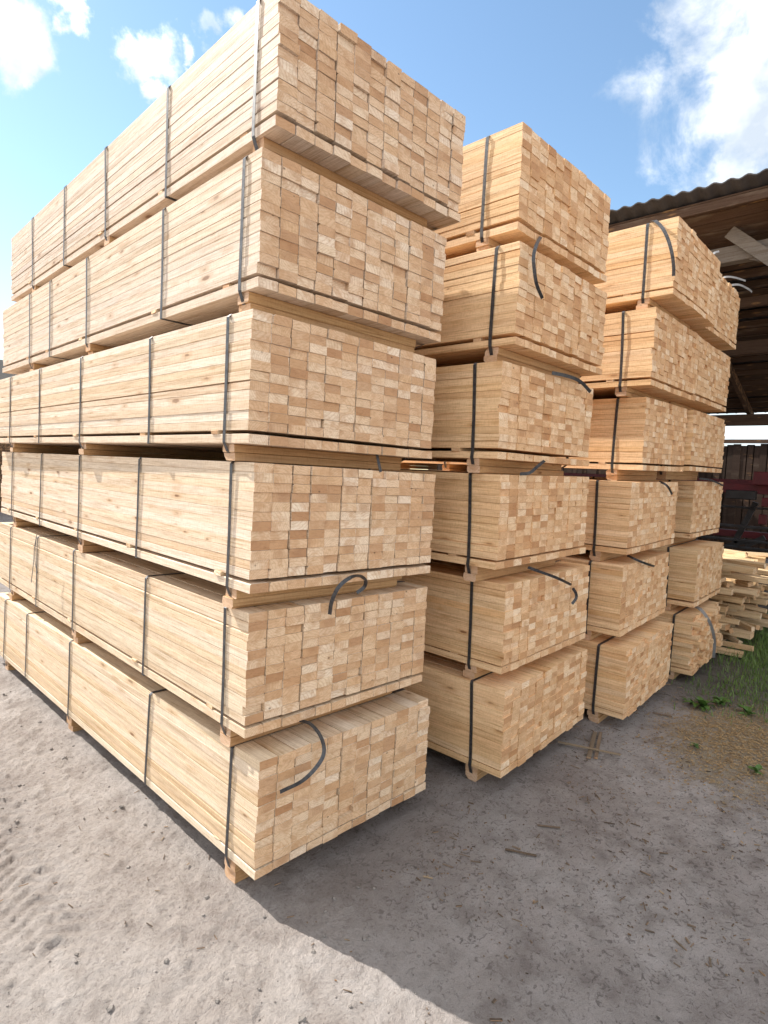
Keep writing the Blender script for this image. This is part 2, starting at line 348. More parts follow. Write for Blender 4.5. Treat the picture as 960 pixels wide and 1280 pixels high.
def ground_mat():
    m, t, b = new_mat('yard_earth'); tcn = t.n('ShaderNodeTexCoord'); P = tcn.outputs['Object']
    s = t.n('ShaderNodeSeparateXYZ', {'Vector': P}); X, Y = s.outputs['X'], s.outputs['Y']
    big = t.noise(P, 1.1, 4, .6); mid = t.noise(P, 6, 5, .6); fi = t.noise(P, 60, 6, .75); gr = t.noise(P, 260, 3, .7)
    dry = t.mix(1.0, t.ramp(big.outputs[0], [(.32, (.375, .325, .298)), (.52, (.465, .414, .385)), (.7, (.52, .473, .447))]),
                t.ramp(mid.outputs[0], [(.3, (.78, .76, .75)), (.5, (1, 1, 1)), (.7, (1.07, 1.07, 1.07))]), 'MULTIPLY')
    dry = t.mix(1.0, dry, t.ramp(fi.outputs[0], [(.33, (.66, .64, .63)), (.47, (1, 1, 1)), (.68, (1.16, 1.16, 1.15))]), 'MULTIPLY')
    # trodden yard in front of the stacks: darker crumbs of bark and silt pressed into grey earth, painted lighter to lift the shade there
    tr = t.mix(1.0, t.ramp(big.outputs[0], [(.35, (.40, .352, .332)), (.55, (.52, .473, .453)), (.7, (.57, .53, .513))]),
               t.ramp(mid.outputs[0], [(.32, (.70, .68, .67)), (.5, (1, 1, 1)), (.68, (1.14, 1.14, 1.15))]), 'MULTIPLY')
    fl = t.noise(t.vmath('MULTIPLY', P, (1, 1, 1)).outputs[0], 28, 5, .7, 1.4)
    tr = t.mix(t.math('MULTIPLY', t.smooth(fl.outputs[0], .53, .63), .62), tr, (.12, .10, .09))
    tr = t.mix(1.0, tr, t.ramp(gr.outputs[0], [(.3, (.74, .73, .72)), (.5, (1, 1, 1)), (.7, (1.16, 1.15, 1.14))]), 'MULTIPLY')
    edge = t.math('ADD', X, t.math('MULTIPLY', t.math('SUBTRACT', big.outputs[0], .5), .8))
    z1 = t.smooth(edge, -.15, .75)
    col = t.mix(z1, dry, tr)
    # earth darker by and under the stacks
    near_dark = t.math('MULTIPLY', t.smooth(t.math('ADD', Y, t.math('MULTIPLY', t.math('SUBTRACT', mid.outputs[0], .5), .7)), -.75, .35), t.smooth(X, .1, .6))
    col = t.mix(t.math('MULTIPLY', near_dark, .40), col, (.13, .108, .097))
    # yellow sawdust
    dx = t.math('DIVIDE', t.math('SUBTRACT', X, 3.75), 1.0); dy = t.math('DIVIDE', t.math('SUBTRACT', Y, -.98), .55)
    rr = t.math('ADD', t.math('MULTIPLY', dx, dx), t.math('MULTIPLY', dy, dy))
    rr = t.math('ADD', rr, t.math('ADD', t.math('MULTIPLY', t.math('SUBTRACT', fl.outputs[0], .5), 2.2), t.math('MULTIPLY', t.math('SUBTRACT', mid.outputs[0], .5), 2.6)))
    sd = t.math('SUBTRACT', 1.0, t.smooth(rr, .45, 1.4))
    sdc = t.ramp(gr.outputs[0], [(.3, (.25, .19, .125)), (.5, (.42, .34, .24)), (.7, (.56, .47, .35))])
    col = t.mix(t.math('MULTIPLY', sd, .85), col, sdc)
    # dark soil among the weeds
    soil = t.math('MULTIPLY', t.smooth(X, 3.9, 5.0), t.math('SUBTRACT', 1.0, t.smooth(X, 14, 20)))
    col = t.mix(t.math('MULTIPLY', soil, .75), col, t.ramp(mid.outputs[0], [(.35, (.05, .045, .03)), (.65, (.12, .10, .075))]))
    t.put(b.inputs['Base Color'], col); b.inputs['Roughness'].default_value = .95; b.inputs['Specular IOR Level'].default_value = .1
    hh = t.math('ADD', t.math('MULTIPLY', fi.outputs[0], 1.5), t.math('ADD', t.math('MULTIPLY', gr.outputs[0], .8), t.math('MULTIPLY', fl.outputs[0], .6)))
    bp = t.n('ShaderNodeBump', {'Height': hh, 'Strength': .9, 'Distance': .022}); t.put(b.inputs['Normal'], bp.outputs[0]); return m
tag(link('ground', grid_mesh('ground', GX, GY, GZ), ground_mat()), kind='structure')
def gz(x, y):
    i = min(max(int(np.searchsorted(gx, x))-1, 0), len(gx)-2); j = min(max(int(np.searchsorted(gy, y))-1, 0), len(gy)-2)
    u = (x-gx[i])/(gx[i+1]-gx[i]); v = (y-gy[j])/(gy[j+1]-gy[j])
    return float((GZ[j, i]*(1-u)+GZ[j, i+1]*u)*(1-v)+(GZ[j+1, i]*(1-u)+GZ[j+1, i+1]*u)*v)

# ---------------------------------------------------------------- timber bundles
NCOL = NROW = 12
CW, RH, BL_T = 0.1, 0.0417, 0.0415
LEN = 4.2
def board_mesh(i):
    m = MB(); w = CW-.0016-random.uniform(0, .0026); h = RH-random.choice((.0001, .0002, .0002, .0003, .0012))
    c = [random.choice((.0005, .0006, .0006, .0010, .0032)) for _ in range(4)]
    if i % 6 == 0: c[random.choice((2, 3))] = random.uniform(.006, .014)
    m.prism(chamf(.0006, w, .0003, h, c), 0, LEN+random.uniform(-.03, .02), i*.1371 % 1.0, .0025)
    return m.mesh('board')
BOARDS = [board_mesh(i) for i in range(36)]
for me in BOARDS: me.materials.append(M_WOOD)
HALF = []
BT = {'b1': (.045, .266, 1.209, -.038, 3.894, 3.396, 3.339, -.004), 'b2': (-.005, .291, 1.184, -.035, 3.245, 2.746, 2.687, -.010),
      'b3': (-.037, .282, 1.192, -.022, 2.593, 2.100, 2.043, -.012), 'b4': (-.013, .281, 1.186, -.031, 1.966, 1.466, 1.407, -.019),
      'b5': (.007, .318, 1.200, -.024, 1.310, .807, .751, -.016), 'b6': (.036, .256, 1.200, -.006, .650, .158, .113, -.026),
      'c1': (1.547, .033, 1.207, -.007, 3.929, 3.414, 3.349, .007), 'c2': (1.504, -.017, 1.196, -.001, 3.262, 2.759, 2.695, -.002),
      'c3': (1.458, .021, 1.225, .004, 2.600, 2.108, 2.047, -.002), 'c4': (1.523, .033, 1.215, .002, 1.958, 1.453, 1.398, .007),
      'c5': (1.658, .030, 1.192, .001, 1.293, .785, .735, .009), 'c6': (1.647, -.013, 1.236, .026, .641, .141, .096, .010),
      'd1': (3.337, -.250, 1.195, -.001, 3.943, 3.430, 3.375, 0), 'd2': (3.286, -.153, 1.145, 0, 3.282, 2.756, 2.694, .002),
      'd3': (3.396, -.100, 1.080, .007, 2.617, 2.096, 2.037, .015), 'd4': (3.178, -.111, 1.187, .015, 1.941, 1.426, 1.375, .013),
      'd5': (3.173, -.100, 1.181, .029, 1.288, .771, .722, .014), 'd6': (3.145, -.190, 1.193, .031, .635, .133, .087, .013),
      'e1': (4.545, -.156, 1.172, .0, 3.955, 3.441, 3.385, 0), 'e2': (4.445, -.132, 1.195, 0, 3.289, 2.780, 2.720, .001),
      'e3': (4.492, -.141, 1.170, .004, 2.627, 2.122, 2.065, .006), 'e4': (5.050, -.042, 1.175, .011, 1.971, 1.443, 1.389, .003),
      'e5': (4.897, -.170, 1.149, .033, 1.289, .778, .718, .006), 'e6': (4.751, -.235, 1.117, .041, .644, .129, .077, -.004)}
STRAPS = {'b1': (.16, 1.0, 1.86, 2.68, 3.49), 'b2': (.13, .89, 2.0, 2.78, 3.31), 'b3': (.18, .93, 1.95, 2.8, 3.6), 'b4': (.17, 1.15, 2.1, 2.97, 3.8),
          'b5': (.18, 1.03, 2.18, 3.02, 3.8), 'b6': (.22, 1.07, 2.29, 3.27, 3.9), 'c1': (.24,), 'c2': (.16,), 'c3': (.17,), 'c4': (.19,), 'c5': (.24,), 'c6': (.22,),
          'd1': (.22,), 'd2': (.23,), 'd3': (.24,), 'd4': (.26,), 'd5': (.27,), 'd6': (.24,), 'e1': (.25,), 'e2': (.24,), 'e3': (.25,), 'e4': (.25,), 'e5': (.26,), 'e6': (.20,)}
STACKN = {'b': 'big sunlit left stack', 'c': 'second stack from the left', 'd': 'third stack from the left', 'e': 'rightmost stack'}
LEVEL = {1: 'topmost', 2: 'second from the top', 3: 'third from the top', 4: 'third from the ground', 5: 'second from the ground', 6: 'lowest'}
LOOK = {'b': 'cream pine bundle', 'c': 'honey pine bundle', 'd': 'orange pine bundle', 'e': 'pine bundle'}
LABEL_OVERRIDE = {'b5': 'pine bundle with a hooked loose strap on its front, second from the ground',
                  'b6': 'lowest pine bundle of the left stack, long loose strap curling down its front',
                  'b1': 'topmost pine bundle of the left stack, its corner reaching the picture top',
                  'c2': 'pine bundle with a dark strap end hanging over its board ends below the top',
                  'c5': 'pine bundle with a dark strap bent slantwise across its front, second stack',
                  'd1': 'topmost bundle of the third stack, bright strap end arching over its side',
                  'e6': 'ragged old bundle with a grey band, lowest of the rightmost stack',
                  'e1': 'topmost bundle beside the shed roof, strap ends with painted glare curling out of it'}
TINT = {'b1': (.90, .95, 1.14), 'b2': (.94, .985, 1.16), 'b3': (.99, 1.03, 1.18), 'b4': (1.02, 1.05, 1.18), 'b5': (1.02, 1.05, 1.16), 'b6': (1.03, 1.06, 1.17),
        'c': (1.18, 1.05, .92), 'd': (1.18, 1.05, .92), 'e': (1.14, 1.03, .91)}
BUNDLE = {}
def old_wave(k): return random.uniform(-.03, .02) if k else 0
for key, (X, Y, Wd, yw, zt, zm, zb, tl) in BT.items():
    s, lv = key[0], int(key[1])
    below = {6: None}.get(lv, BT.get(s+str(lv+1)))
    bh = (zb-below[4] if below else zb+.012)-.003
    h_main = zt-zm; gap = max(.006, zm-zb-BL_T)
    root = empty('timber_bundle', (X+math.sin(tl)*bh, Y, zb-bh*math.cos(tl)), (0, -tl, yw))
    label = LABEL_OVERRIDE.get(key, '%s, %s in the %s' % (LOOK[s], LEVEL[lv], STACKN[s]))
    tag(root, label, 'lumber stack', 'strapped bundles of pine boards piled in four stacks')
    BUNDLE[key] = (root, bh)
    tint = TINT.get(key, TINT.get(s))
    sx, sz = Wd/(NCOL*CW), h_main/(NROW*RH)
    individually = s in 'bc'
    stuff = MB(); ragged = key == 'e6'
    colx = [random.choice((-.0035, -.001, 0, .001, .0035)) for _ in range(NCOL)]; coly = [random.uniform(-.002, .006) for _ in range(NCOL)]
    colx[0] = colx[-1] = 0.0
    bow = random.uniform(-.004, .004)
    def put(ix, x, y, z, single):
        if single:
            o = bpy.data.objects.new('board', random.choice(BOARDS)); COL.objects.link(o); o.parent = root
            o.location = (x, y, z); o.scale = (sx, 1, sz)
            c = random.uniform(.95, 1.04); o.color = (tint[0]*c, tint[1]*c, tint[2]*c*random.uniform(.97, 1.02), 1)
        else:
            m = random.choice(PROTO); k = random.random()
            stuff.add([(vx*sx+x, vy+y, vz*sz+z) for vx, vy, vz in m.v], m.f, k)
    if not individually and not HALF:
        for i in range(14):
            m = MB(); w = CW-.0012-random.uniform(0, .0012); c = [random.uniform(.001, .0025) for _ in range(4)]
            m.prism(chamf(.0006, w, .0003, RH-.0008, c), 0, LEN, 0, .003); HALF.append(m)
        PROTO = HALF
    for r in range(NROW):
        rowx = random.uniform(-.0012, .0012) + bow*math.sin(PI*r/(NROW-1)); 
        if ragged: rowx += random.uniform(-.012, .012)
        z = bh+BL_T+gap+r*RH*sz
        for c in range(NCOL):
            y = coly[c]+random.uniform(-.005, .005)+(random.uniform(-.012, .02) if random.random() < .06 else 0)
            if ragged: y += random.uniform(-.06, .06)
            put(c, c*CW*sx+colx[c]+rowx, y, z, individually or c == 0)
    for c in range(NCOL):
        put(c, c*CW*sx+random.uniform(-.001, .001), random.uniform(-.006, .006), bh, individually or c == 0)
    if stuff.v:
        o = stuff.obj('board_block', M_WOOD, root); o['kind'] = 'stuff'; o.color = (*tint, 1)
    # bearers, stickers, straps
    ys = STRAPS[key] if s == 'b' else STRAPS[key]+(1.05, 1.95, 2.9, 3.8)
    for k, y in enumerate(ys):
        if k % 2 == 0:
            for q, (z0, z1) in enumerate(((bh*.5, bh), (0.0, bh*.5))):
                m = MB(); dw = .045; x0 = random.uniform(.0, .02); x1 = min(Wd*.90, 1.07)+random.uniform(-.02, .02)
                cc = [random.uniform(.002, .005) for _ in range(4)]
                if q == 1: cc[0] = random.uniform(.008, .024); cc[1] = random.uniform(.002, .014)
                else: cc[3] = random.uniform(.004, .02)
                yy = random.uniform(-.008, .008)
                prof = chamf(-dw+yy, dw+yy, .0006, z1-z0-.0006, cc)
                m.prism([(u, w) for u, w in prof], 0, x1-x0, random.random(), .002, 1)
                o = m.obj('bearer', M_BEAR, root); o.location = (x0, y, z0); o.rotation_euler = (0, 0, -PI/2)
                # profile axis swept along local Y, turned so that the length lies across the bundle
        m = MB(); m.prism(chamf(-.028, .028, 0, gap-.0006, [.001]*4), 0, Wd-.02, random.random(), .003)
        o = m.obj('sticker', M_WOOD, root); o.location = (.002+random.uniform(-.012, .004), y+random.choice((.10, .09, .13)), bh+BL_T+.0003); o.rotation_euler = (0, 0, -PI/2)
        top = bh+BL_T+gap+h_main; bot = bh*.5 if k % 2 == 0 else bh
        dy = random.uniform(-.02, .02); e = .0085
        pts = []
        x_in = .014 if k % 2 == 0 else -e
        left = [(x_in, y+dy*.2, bot-.002), (-e, y+dy*.2, bh+.006), (-e, y, bh+BL_T), (-e+.001, y+dy*.3, top-.30), (-e, y+dy*.7, top-.12), (-e, y+dy, top-.01), (.004, y+dy*1.2, top+.003)]
        right = [(Wd-.004, y+dy*1.2, top+.003), (Wd+e, y+dy, top-.012), (Wd+e, y, bh+.006), (min(Wd*.9, 1.07)+.01 if k % 2 == 0 else Wd+e, y, bot-.002)]
        pts = left+right+[left[0]]
        ribbon(pts, (0, 1, 0), .022, .0014).obj('strap', M_STRAP, root)

M_BAND = plain('grey_plastic_band', (.20, .20, .205), (.30, .30, .30), .5)
M_GLARE = plain('strap_glare', (.55, .55, .56), (.70, .70, .70), .35, .3)  # sun and sky glare on loose steel straps, painted as a pale colour
def tail(key, pts, wdir, width=.022, mat=None):
    """a loose strap end: points are (px, py, axis, plane value); surveyed once from the photograph"""
    root, _ = BUNDLE[key]
    Wp = smooth_path([at(*p) for p in pts], 7)
    mw = Matrix.LocRotScale(root.location, root.rotation_euler, None).inverted()
    P = [tuple(mw @ Vector(p)) for p in Wp]
    if wdir is None:
        V = [Vector(p) for p in Wp]; wl = []
        for i in range(len(V)):
            tg = (V[min(i+1, len(V)-1)]-V[max(i-1, 0)]).normalized(); wl.append(mw.to_3x3() @ (tg.cross(Vector(FW)+Vector((.25, 0, .25)))).normalized())
    else: wl = (mw.to_3x3() @ Vector(wdir))
    o = ribbon(P, wl, width, .0012).obj('strap_tail', mat or M_STRAP, root); return o
tail('b6', [(372, 900, 1, .36), (388, 905, 1, .27), (401, 921, 1, .215), (405, 940, 1, .19), (397, 957, 1, .18), (378, 976, 1, .185), (350, 990, 1, .21)], None, .019)
tail('b5', [(412, 768, 1, .285), (415, 751, 1, .25), (424, 733, 1, .22), (438, 722, 1, .215), (450, 720, 1, .235), (457, 726, 1, .26), (455, 734, 1, .285), (446, 741, 1, .30)], None, .019)
tail('b3', [(471, 566, 1, .30), (473, 577, 1, .285), (476, 590, 1, .28)], (1, .1, 0), .022)
tail('b5', [(46, 668, 0, -.012), (43, 685, 0, -.014), (42, 702, 0, -.02), (39, 728, 0, -.022)], (0, 1, 0), .012)
tail('b5', [(45, 672, 0, -.012), (44, 690, 0, -.016), (44, 704, 0, -.016), (47, 716, 0, -.02)], (0, 1, 0), .010)
tail('c2', [(676, 296, 1, .03), (671, 305, 1, -.06), (667, 320, 1, -.085), (668, 338, 1, -.085), (671, 356, 1, -.075), (678, 373, 1, -.05)], None, .019)
tail('c3', [(690, 466, 1, -.02), (705, 469, 1, -.03), (718, 473, 1, -.035), (728, 479, 1, -.04), (738, 490, 1, -.03)], None, .022)
tail('c4', [(684, 573, 1, .03), (672, 583, 1, .0), (662, 591, 1, -.01), (650, 592.5, 1, .0)], None, .02)
tail('c5', [(660, 709, 1, .06), (676, 715, 1, .01), (690, 720, 1, -.03), (702, 725, 1, -.05), (714, 731, 1, -.03)], None, .019)
tail('c5', [(716, 735, 1, -.01), (720, 742, 1, -.02), (720, 748, 1, -.02), (715, 755, 1, -.005)], None, .02)
tail('d1', [(814, 277, 0, 3.34), (819, 276, 0, 3.31), (828, 285, 0, 3.27), (835, 299, 0, 3.26), (840, 317, 0, 3.26), (842, 333, 0, 3.27), (842, 345, 0, 3.28)], (0, 1, .1), .024)
tail('e1', [(888, 322, 1, .0), (893, 316, 1, -.03), (899, 314, 1, -.05)], None, .019, M_GLARE)
tail('e1', [(900, 349, 1, .0), (908, 346, 1, -.05), (919, 347, 1, -.08), (932, 351, 1, -.1)], None, .019, M_GLARE)
tail('e1', [(903, 361, 1, .05), (912, 357, 1, .0), (924, 356, 1, -.03), (935, 361, 1, -.05), (940, 365, 1, -.05)], None, .022, M_GLARE)
tail('d4', [(824, 602, 1, -.08), (831, 605, 1, -.13), (836, 610, 1, -.15), (840, 618, 1, -.13)], None, .018)
tail('d5', [(784, 694, 1, -.02), (794, 699, 1, -.09), (806, 704, 1, -.13), (818, 708, 1, -.12)], None, .019)
tail('d6', [(758, 803, 1, .2), (770, 803, 1, .12), (780, 804, 1, .05)], None, .022)
tail('e4', [(874, 598, 1, .0), (888, 600, 1, -.06), (898, 604, 1, -.07), (904, 607, 1, -.05)], None, .019)
tail('e6', [(866, 756, 1, -.1), (878, 764, 1, -.2), (888, 780, 1, -.27), (893, 800, 1, -.275), (892, 822, 1, -.26)], None, .03, M_BAND)

# ---------------------------------------------------------------- loose boards heaped past the fourth stack
layers = ['lowest', 'second', 'third', 'fourth', 'fifth', 'sixth', 'seventh', 'top']
places = ['left end', 'left of the middle', 'middle', 'right of the middle', 'right end']
for k in range(8):
    for j in range(5):
        x = 6.12+j*.30+k*.02+random.uniform(-.06, .06); th = .045; z = .02+k*.132
        y = -.38+random.uniform(-.12, .40)+k*.012-(.25 if (k in (6, 7) and j in (1, 2)) else 0)
        if k == 0 and j == 0: y = -.40
        m = MB(); n = 2 if (j+k) % 3 else 1
        L = random.uniform(1.6, 2.6); w = random.uniform(.12, .20)
        m.prism(chamf(-w/2, w/2, 0, th+.02*(n-1), [.003]*4), 0, L, random.random(), .004)
        o = m.obj('loose_board', M_WOOD)
        o.location = (x, y, gz(x, y)+z); o.rotation_euler = (random.uniform(-.012, .03), random.uniform(-.10, .10), random.uniform(-.16, .16))
        c = random.uniform(.84, 1.02); o.color = (c, c*.96, c*.90, 1)
        tag(o, 'loose sawn board in the %s layer of the jumbled heap, %s' % (layers[k], places[j]), 'board', 'loose boards heaped by the shed')
        for q in range(2 if j < 4 else 1):
            m = MB(); w = random.uniform(.04, .07)
            m.prism(chamf(-w/2, w/2, 0, .055, [.003]*4), 0, random.uniform(.5, 1.4), random.random(), .004)
            o = m.obj('loose_lath', M_WOOD); o.location = (x+.08+.14*q, y+random.uniform(-.12, .1), gz(x, y)+z+.066); o.rotation_euler = (random.uniform(-.10, .06), random.uniform(-.5, .5), random.uniform(-.8, .5))
            o.color = (.86, .82, .76, 1)
            tag(o, '%s offcut lath above the %s layer of the heap, %s' % (('left hand', 'right hand')[q], layers[k], places[j]), 'lath', 'offcut laths in the heap by the shed')

# ---------------------------------------------------------------- open timber shed on the right
shed = tag(empty('open_shed', (7.2, 1.5, 0)), 'dark open sided timber shed with a corrugated roof behind the right hand stacks', 'shed')
sh = shed.location
def part(mb, name, mat, kind=None, parent=None):
    o = mb.obj(name, mat); par = parent or shed; o.parent = par; o.matrix_parent_inverse = Matrix.Translation(-sh)
    if kind: o['kind'] = kind
    return o
XE, ZE, XF, ZF = 6.55, 5.46, 12.7, 3.50
slope = (ZF-ZE)/(XF-XE)
def rz(x, dz=0): return ZE+slope*(x-XE)+dz
Y0, Y1 = -5.5, 10.5
# corrugated sheets: waves run up the slope, sheet edges overlap
m = MB(); n = int((Y1-Y0)/.0295)
for i in range(n):
    ya, yb = Y0+i*.0295, Y0+(i+1)*.0295
    za, zb_ = .016*math.sin(ya*2*PI/.177), .016*math.sin(yb*2*PI/.177)
    x0 = XE-.10+.012*math.floor((i*.0295)/1.06 % 2)
    v = []
    for (x, dz) in ((x0, 0), (XF+.15, 0)):
        v += [(x, ya, rz(x)+.03+za), (x, yb, rz(x)+.03+zb_), (x, ya, rz(x)+.022+za-.008), (x, yb, rz(x)+.022+zb_-.008)]
    m.add(v, [(0, 1, 5, 4), (2, 6, 7, 3), (0, 2, 3, 1), (4, 5, 7, 6)])
part(m, 'corrugated_roof', M_ROOF)
# sheathing boards under the sheets (parallel to the eave)
x = XE+.04; cnt = 0
while x < XF-.1:
    w = random.uniform(.16, .22); m = MB(); dz = -.045-random.uniform(0, .012)
    p, q = (x+w/2, Y0, rz(x+w/2, dz)), (x+w/2, Y1, rz(x+w/2, dz))
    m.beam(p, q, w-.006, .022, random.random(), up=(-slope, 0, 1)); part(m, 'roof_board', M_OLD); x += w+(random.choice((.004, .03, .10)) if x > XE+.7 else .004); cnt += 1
for i, y in enumerate(np.arange(-5.2, 10.4, 1.25)):
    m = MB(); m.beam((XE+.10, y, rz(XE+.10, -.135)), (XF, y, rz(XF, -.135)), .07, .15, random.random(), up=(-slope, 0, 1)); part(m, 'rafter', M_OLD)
for (xx, dz, w, h, mt) in ((7.25, -.34, .16, .20, M_GREY), (9.6, -.33, .16, .22, M_OLD), (12.4, -.33, .16, .22, M_OLD), (8.4, -.30, .10, .14, M_OLD)):
    m = MB(); m.box(-w/2, w/2, Y0, Y1, -h/2, h/2, random.random(), .008, org=(xx, 0, rz(xx, dz))); part(m, 'purlin_beam', mt)
m = MB(); m.box(-.02, .02, Y0, Y1, -.055, .055, .3, .004, org=(XE+.06, 0, rz(XE+.06, -.125))); part(m, 'eave_board', M_OLD)
for xx in (7.25, 12.4):
    for y in (-4.6, 2.9, 6.6, 10.2):
        m = MB(); m.box(-.09, .09, -.09, .09, 0, rz(xx, -.45), random.random(), .006, org=(xx, y, 0)); 
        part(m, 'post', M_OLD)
# pale diagonal brace board nailed to the eave beam
p = at(912, 290, 0, 7.1); q = at(985, 338, 0, 7.1)
m = MB(); m.beam(p, q, .035, .15, .4, up=(0, .4, 1)); part(m, 'brace_board', M_GREY)
p = at(936, 319, 0, 7.22); q = at(952, 322, 0, 7.22); m = MB(); m.beam(p, q, .05, .10, .7); part(m, 'bracket_block', M_GREY)
# unseen shed end wall of vertical planks, added to keep the interior dark
for i, xx in enumerate(np.arange(7.0, 12.6, .19)):
    m = MB(); m.box(xx, xx+.18, Y1-.05, Y1-.02+random.uniform(0, .01), 0, rz(xx+.09, -.13), random.random(), .003); part(m, 'shade_wall_plank', M_OLD)
# plank wall at the back of the yard
fence = tag(empty('plank_fence', (17, 1, 0)), 'tall dark wall of upright planks far behind the red machine', 'fence')
m = MB()
for i, y in enumerate(np.arange(-7, 13, .16)):
    k = random.choice((0, .02)); m.box(17+k, 17.02+k, y-.012, y+.172, 0, 3.04+random.uniform(-.05, .03), random.random(), .002)
for i, x in enumerate(np.arange(13.2, 17, .16)):  # unseen side return, added to keep the sun off the plank wall
    m.box(x, x+.152, 3.6+random.uniform(-.01, .01), 3.63, 0, 3.04+random.uniform(-.05, .03), random.random(), .002)
o = m.obj('plank', M_OLD, fence); o.color = (.45, .42, .42, 1); o.matrix_parent_inverse = Matrix.Translation(-fence.location); o['kind'] = 'stuff'
m = MB(); m.box(-.06, .06, -7, 13, -.05, .05, .2, .004, org=(16.98, 0, 3.12)); o = m.obj('top_rail', M_OLD, fence); o.matrix_parent_inverse = Matrix.Translation(-fence.location)
# red sawmill conveyor under the roof
conv = tag(empty('conveyor_frame', (10.5, 1, 0)), 'red steel conveyor frame with grey rails standing under the shed roof', 'machine')
def cpart(mb, name, mat): o = mb.obj(name, mat, conv); o.matrix_parent_inverse = Matrix.Translation(-conv.location); return o
for (x, z, w, h, mt, nm) in ((10.4, 1.88, .10, .16, M_RED, 'red_beam'), (11.2, 1.98, .10, .13, M_RED, 'red_beam'), (10.35, 1.22, .05, .045, M_STEEL, 'rail'), (10.3, .98, .05, .04, M_STEEL, 'rail'), (10.25, .86, .05, .04, M_STEEL, 'rail'), (10.9, 1.05, .12, .12, M_RED, 'red_beam'), (10.5, 1.55, .04, .035, M_STEEL, 'rail')):
    m = MB(); m.box(-w/2, w/2, -3.2, 5, -h/2, h/2, 0, .006, org=(x, 0, z)); cpart(m, nm, mt)
for y in (-2.6, -.9, 1.55, 3.2, 4.8):
    for x in (10.4, 11.2):
        m = MB(); m.box(-.05, .05, -.05, .05, 0, 1.8, 0, .004, org=(x, y, 0)); cpart(m, 'leg', M_RED if x < 11 else M_STEEL)
for (a, b_) in (((945, 628), (918, 678)), ((932, 682), (956, 672)), ((908, 683), (932, 676))):
    m = MB(); m.beam(at(*a, 0, 10.55), at(*b_, 0, 10.55), .06, .09); cpart(m, 'brace', M_STEEL)
for (a, b_, mt, nm) in (((953, 622), (964, 634), M_RED, 'motor_box'), ((949, 643), (957, 656), M_RED, 'motor_box'), ((908, 612), (944, 625), M_STEEL, 'side_panel'), ((941, 606), (962, 590), M_RED, 'guard_plate')):
    p, q = at(*a, 0, 10.2), at(*b_, 0, 10.2)
    m = MB(); m.box(10.18, 10.32, min(p[1], q[1]), max(p[1], q[1]), min(p[2], q[2]), max(p[2], q[2]), 0, .01); cpart(m, nm, mt)

# far barn seen past the back end of the left stack
barn = tag(empty('barn', (0, 24, 0)), 'dark roofed barn far off behind the back end of the left stack', 'barn')
def bpart(mb, name, mat): o = mb.obj(name, mat, barn); o.matrix_parent_inverse = Matrix.Translation(-barn.location); return o
m = MB()
for i, x in enumerate(np.arange(-9, 7, .2)): m.box(x, x+.19, 20.5, 20.54, 0, 3.4, random.random(), .003)
o = bpart(m, 'wall', M_OLD); 
m = MB(); m.add([(-9.5, 20, 3.3), (7.4, 20, 3.3), (7.4, 24, 5.4), (-9.5, 24, 5.4), (-9.5, 28, 3.3), (7.4, 28, 3.3), (-9.5, 20, 3.15), (7.4, 20, 3.15), (7.4, 24, 5.25), (-9.5, 24, 5.25), (-9.5, 28, 3.15), (7.4, 28, 3.15)],
                [(0, 1, 2, 3), (3, 2, 5, 4), (7, 6, 9, 8), (8, 9, 10, 11), (0, 6, 7, 1), (4, 5, 11, 10), (1, 7, 8, 2), (2, 8, 11, 5), (0, 3, 9, 6), (3, 4, 10, 9)])
bpart(m, 'roof', M_BARNROOF)
m = MB(); m.add([(-9, 27.5, 0), (-9, 20.55, 0), (-9, 20.55, 3.4), (-9, 24, 5.2), (-9, 27.5, 3.4), (7, 27.5, 0), (7, 20.55, 0), (7, 20.55, 3.4), (7, 24, 5.2), (7, 27.5, 3.4)], [(0, 1, 2, 3, 4), (9, 8, 7, 6, 5), (0, 4, 9, 5)]); bpart(m, 'gable_wall', M_OLD)

# ---------------------------------------------------------------- litter on the ground
def lump(m, x, y, z, r, fl=.7):
    vs = []; ph = random.uniform(0, PI)
    for (lat, cnt) in ((-.7, 4), (.1, 5), (.8, 4)):
        for k in range(cnt):
            a = ph+k*2*PI/cnt+lat; rr = r*math.cos(lat)*random.uniform(.7, 1.2); vs.append((x+rr*math.cos(a), y+rr*math.sin(a), z+r*fl*math.sin(lat)*random.uniform(.7, 1.2)))
    a0, b0, c0 = 0, 4, 9; fs = [(3, 2, 1, 0), (9, 10, 11, 12)]
    for k in range(5): fs.append((b0+k, b0+(k+1) % 5, a0+min(k, 3)) if k < 4 else (b0+4, b0, a0+0))
    for k in range(4): fs.append((a0+k, a0+(k+1) % 4, b0+(k+1)))
    for k in range(5): fs.append((b0+(k+1) % 5, b0+k, c0+min(k, 3)))
    for k in range(4): fs.append((c0+(k+1) % 4, c0+k, b0+(k+1)))
    m.add(vs, fs)
m = MB()
for i in range(1500):
    if i < 1100: x, y = random.uniform(-2.2, .35), random.uniform(-1.9, 4.5)
    else: x, y = random.uniform(.2, 4.2), random.uniform(-2.0, .1)
    if .02 < x and y > .2 : continue
    c = vnoise(np.array([x*1.3+5]), np.array([y*1.3]), 90)[0]
    if random.random() > c*1.3: continue
    r = .003+.011*random.random()**4
    lump(m, x, y, gz(x, y)+r*.25, r)
tag(m.obj('gravel', M_STONE), kind='stuff')
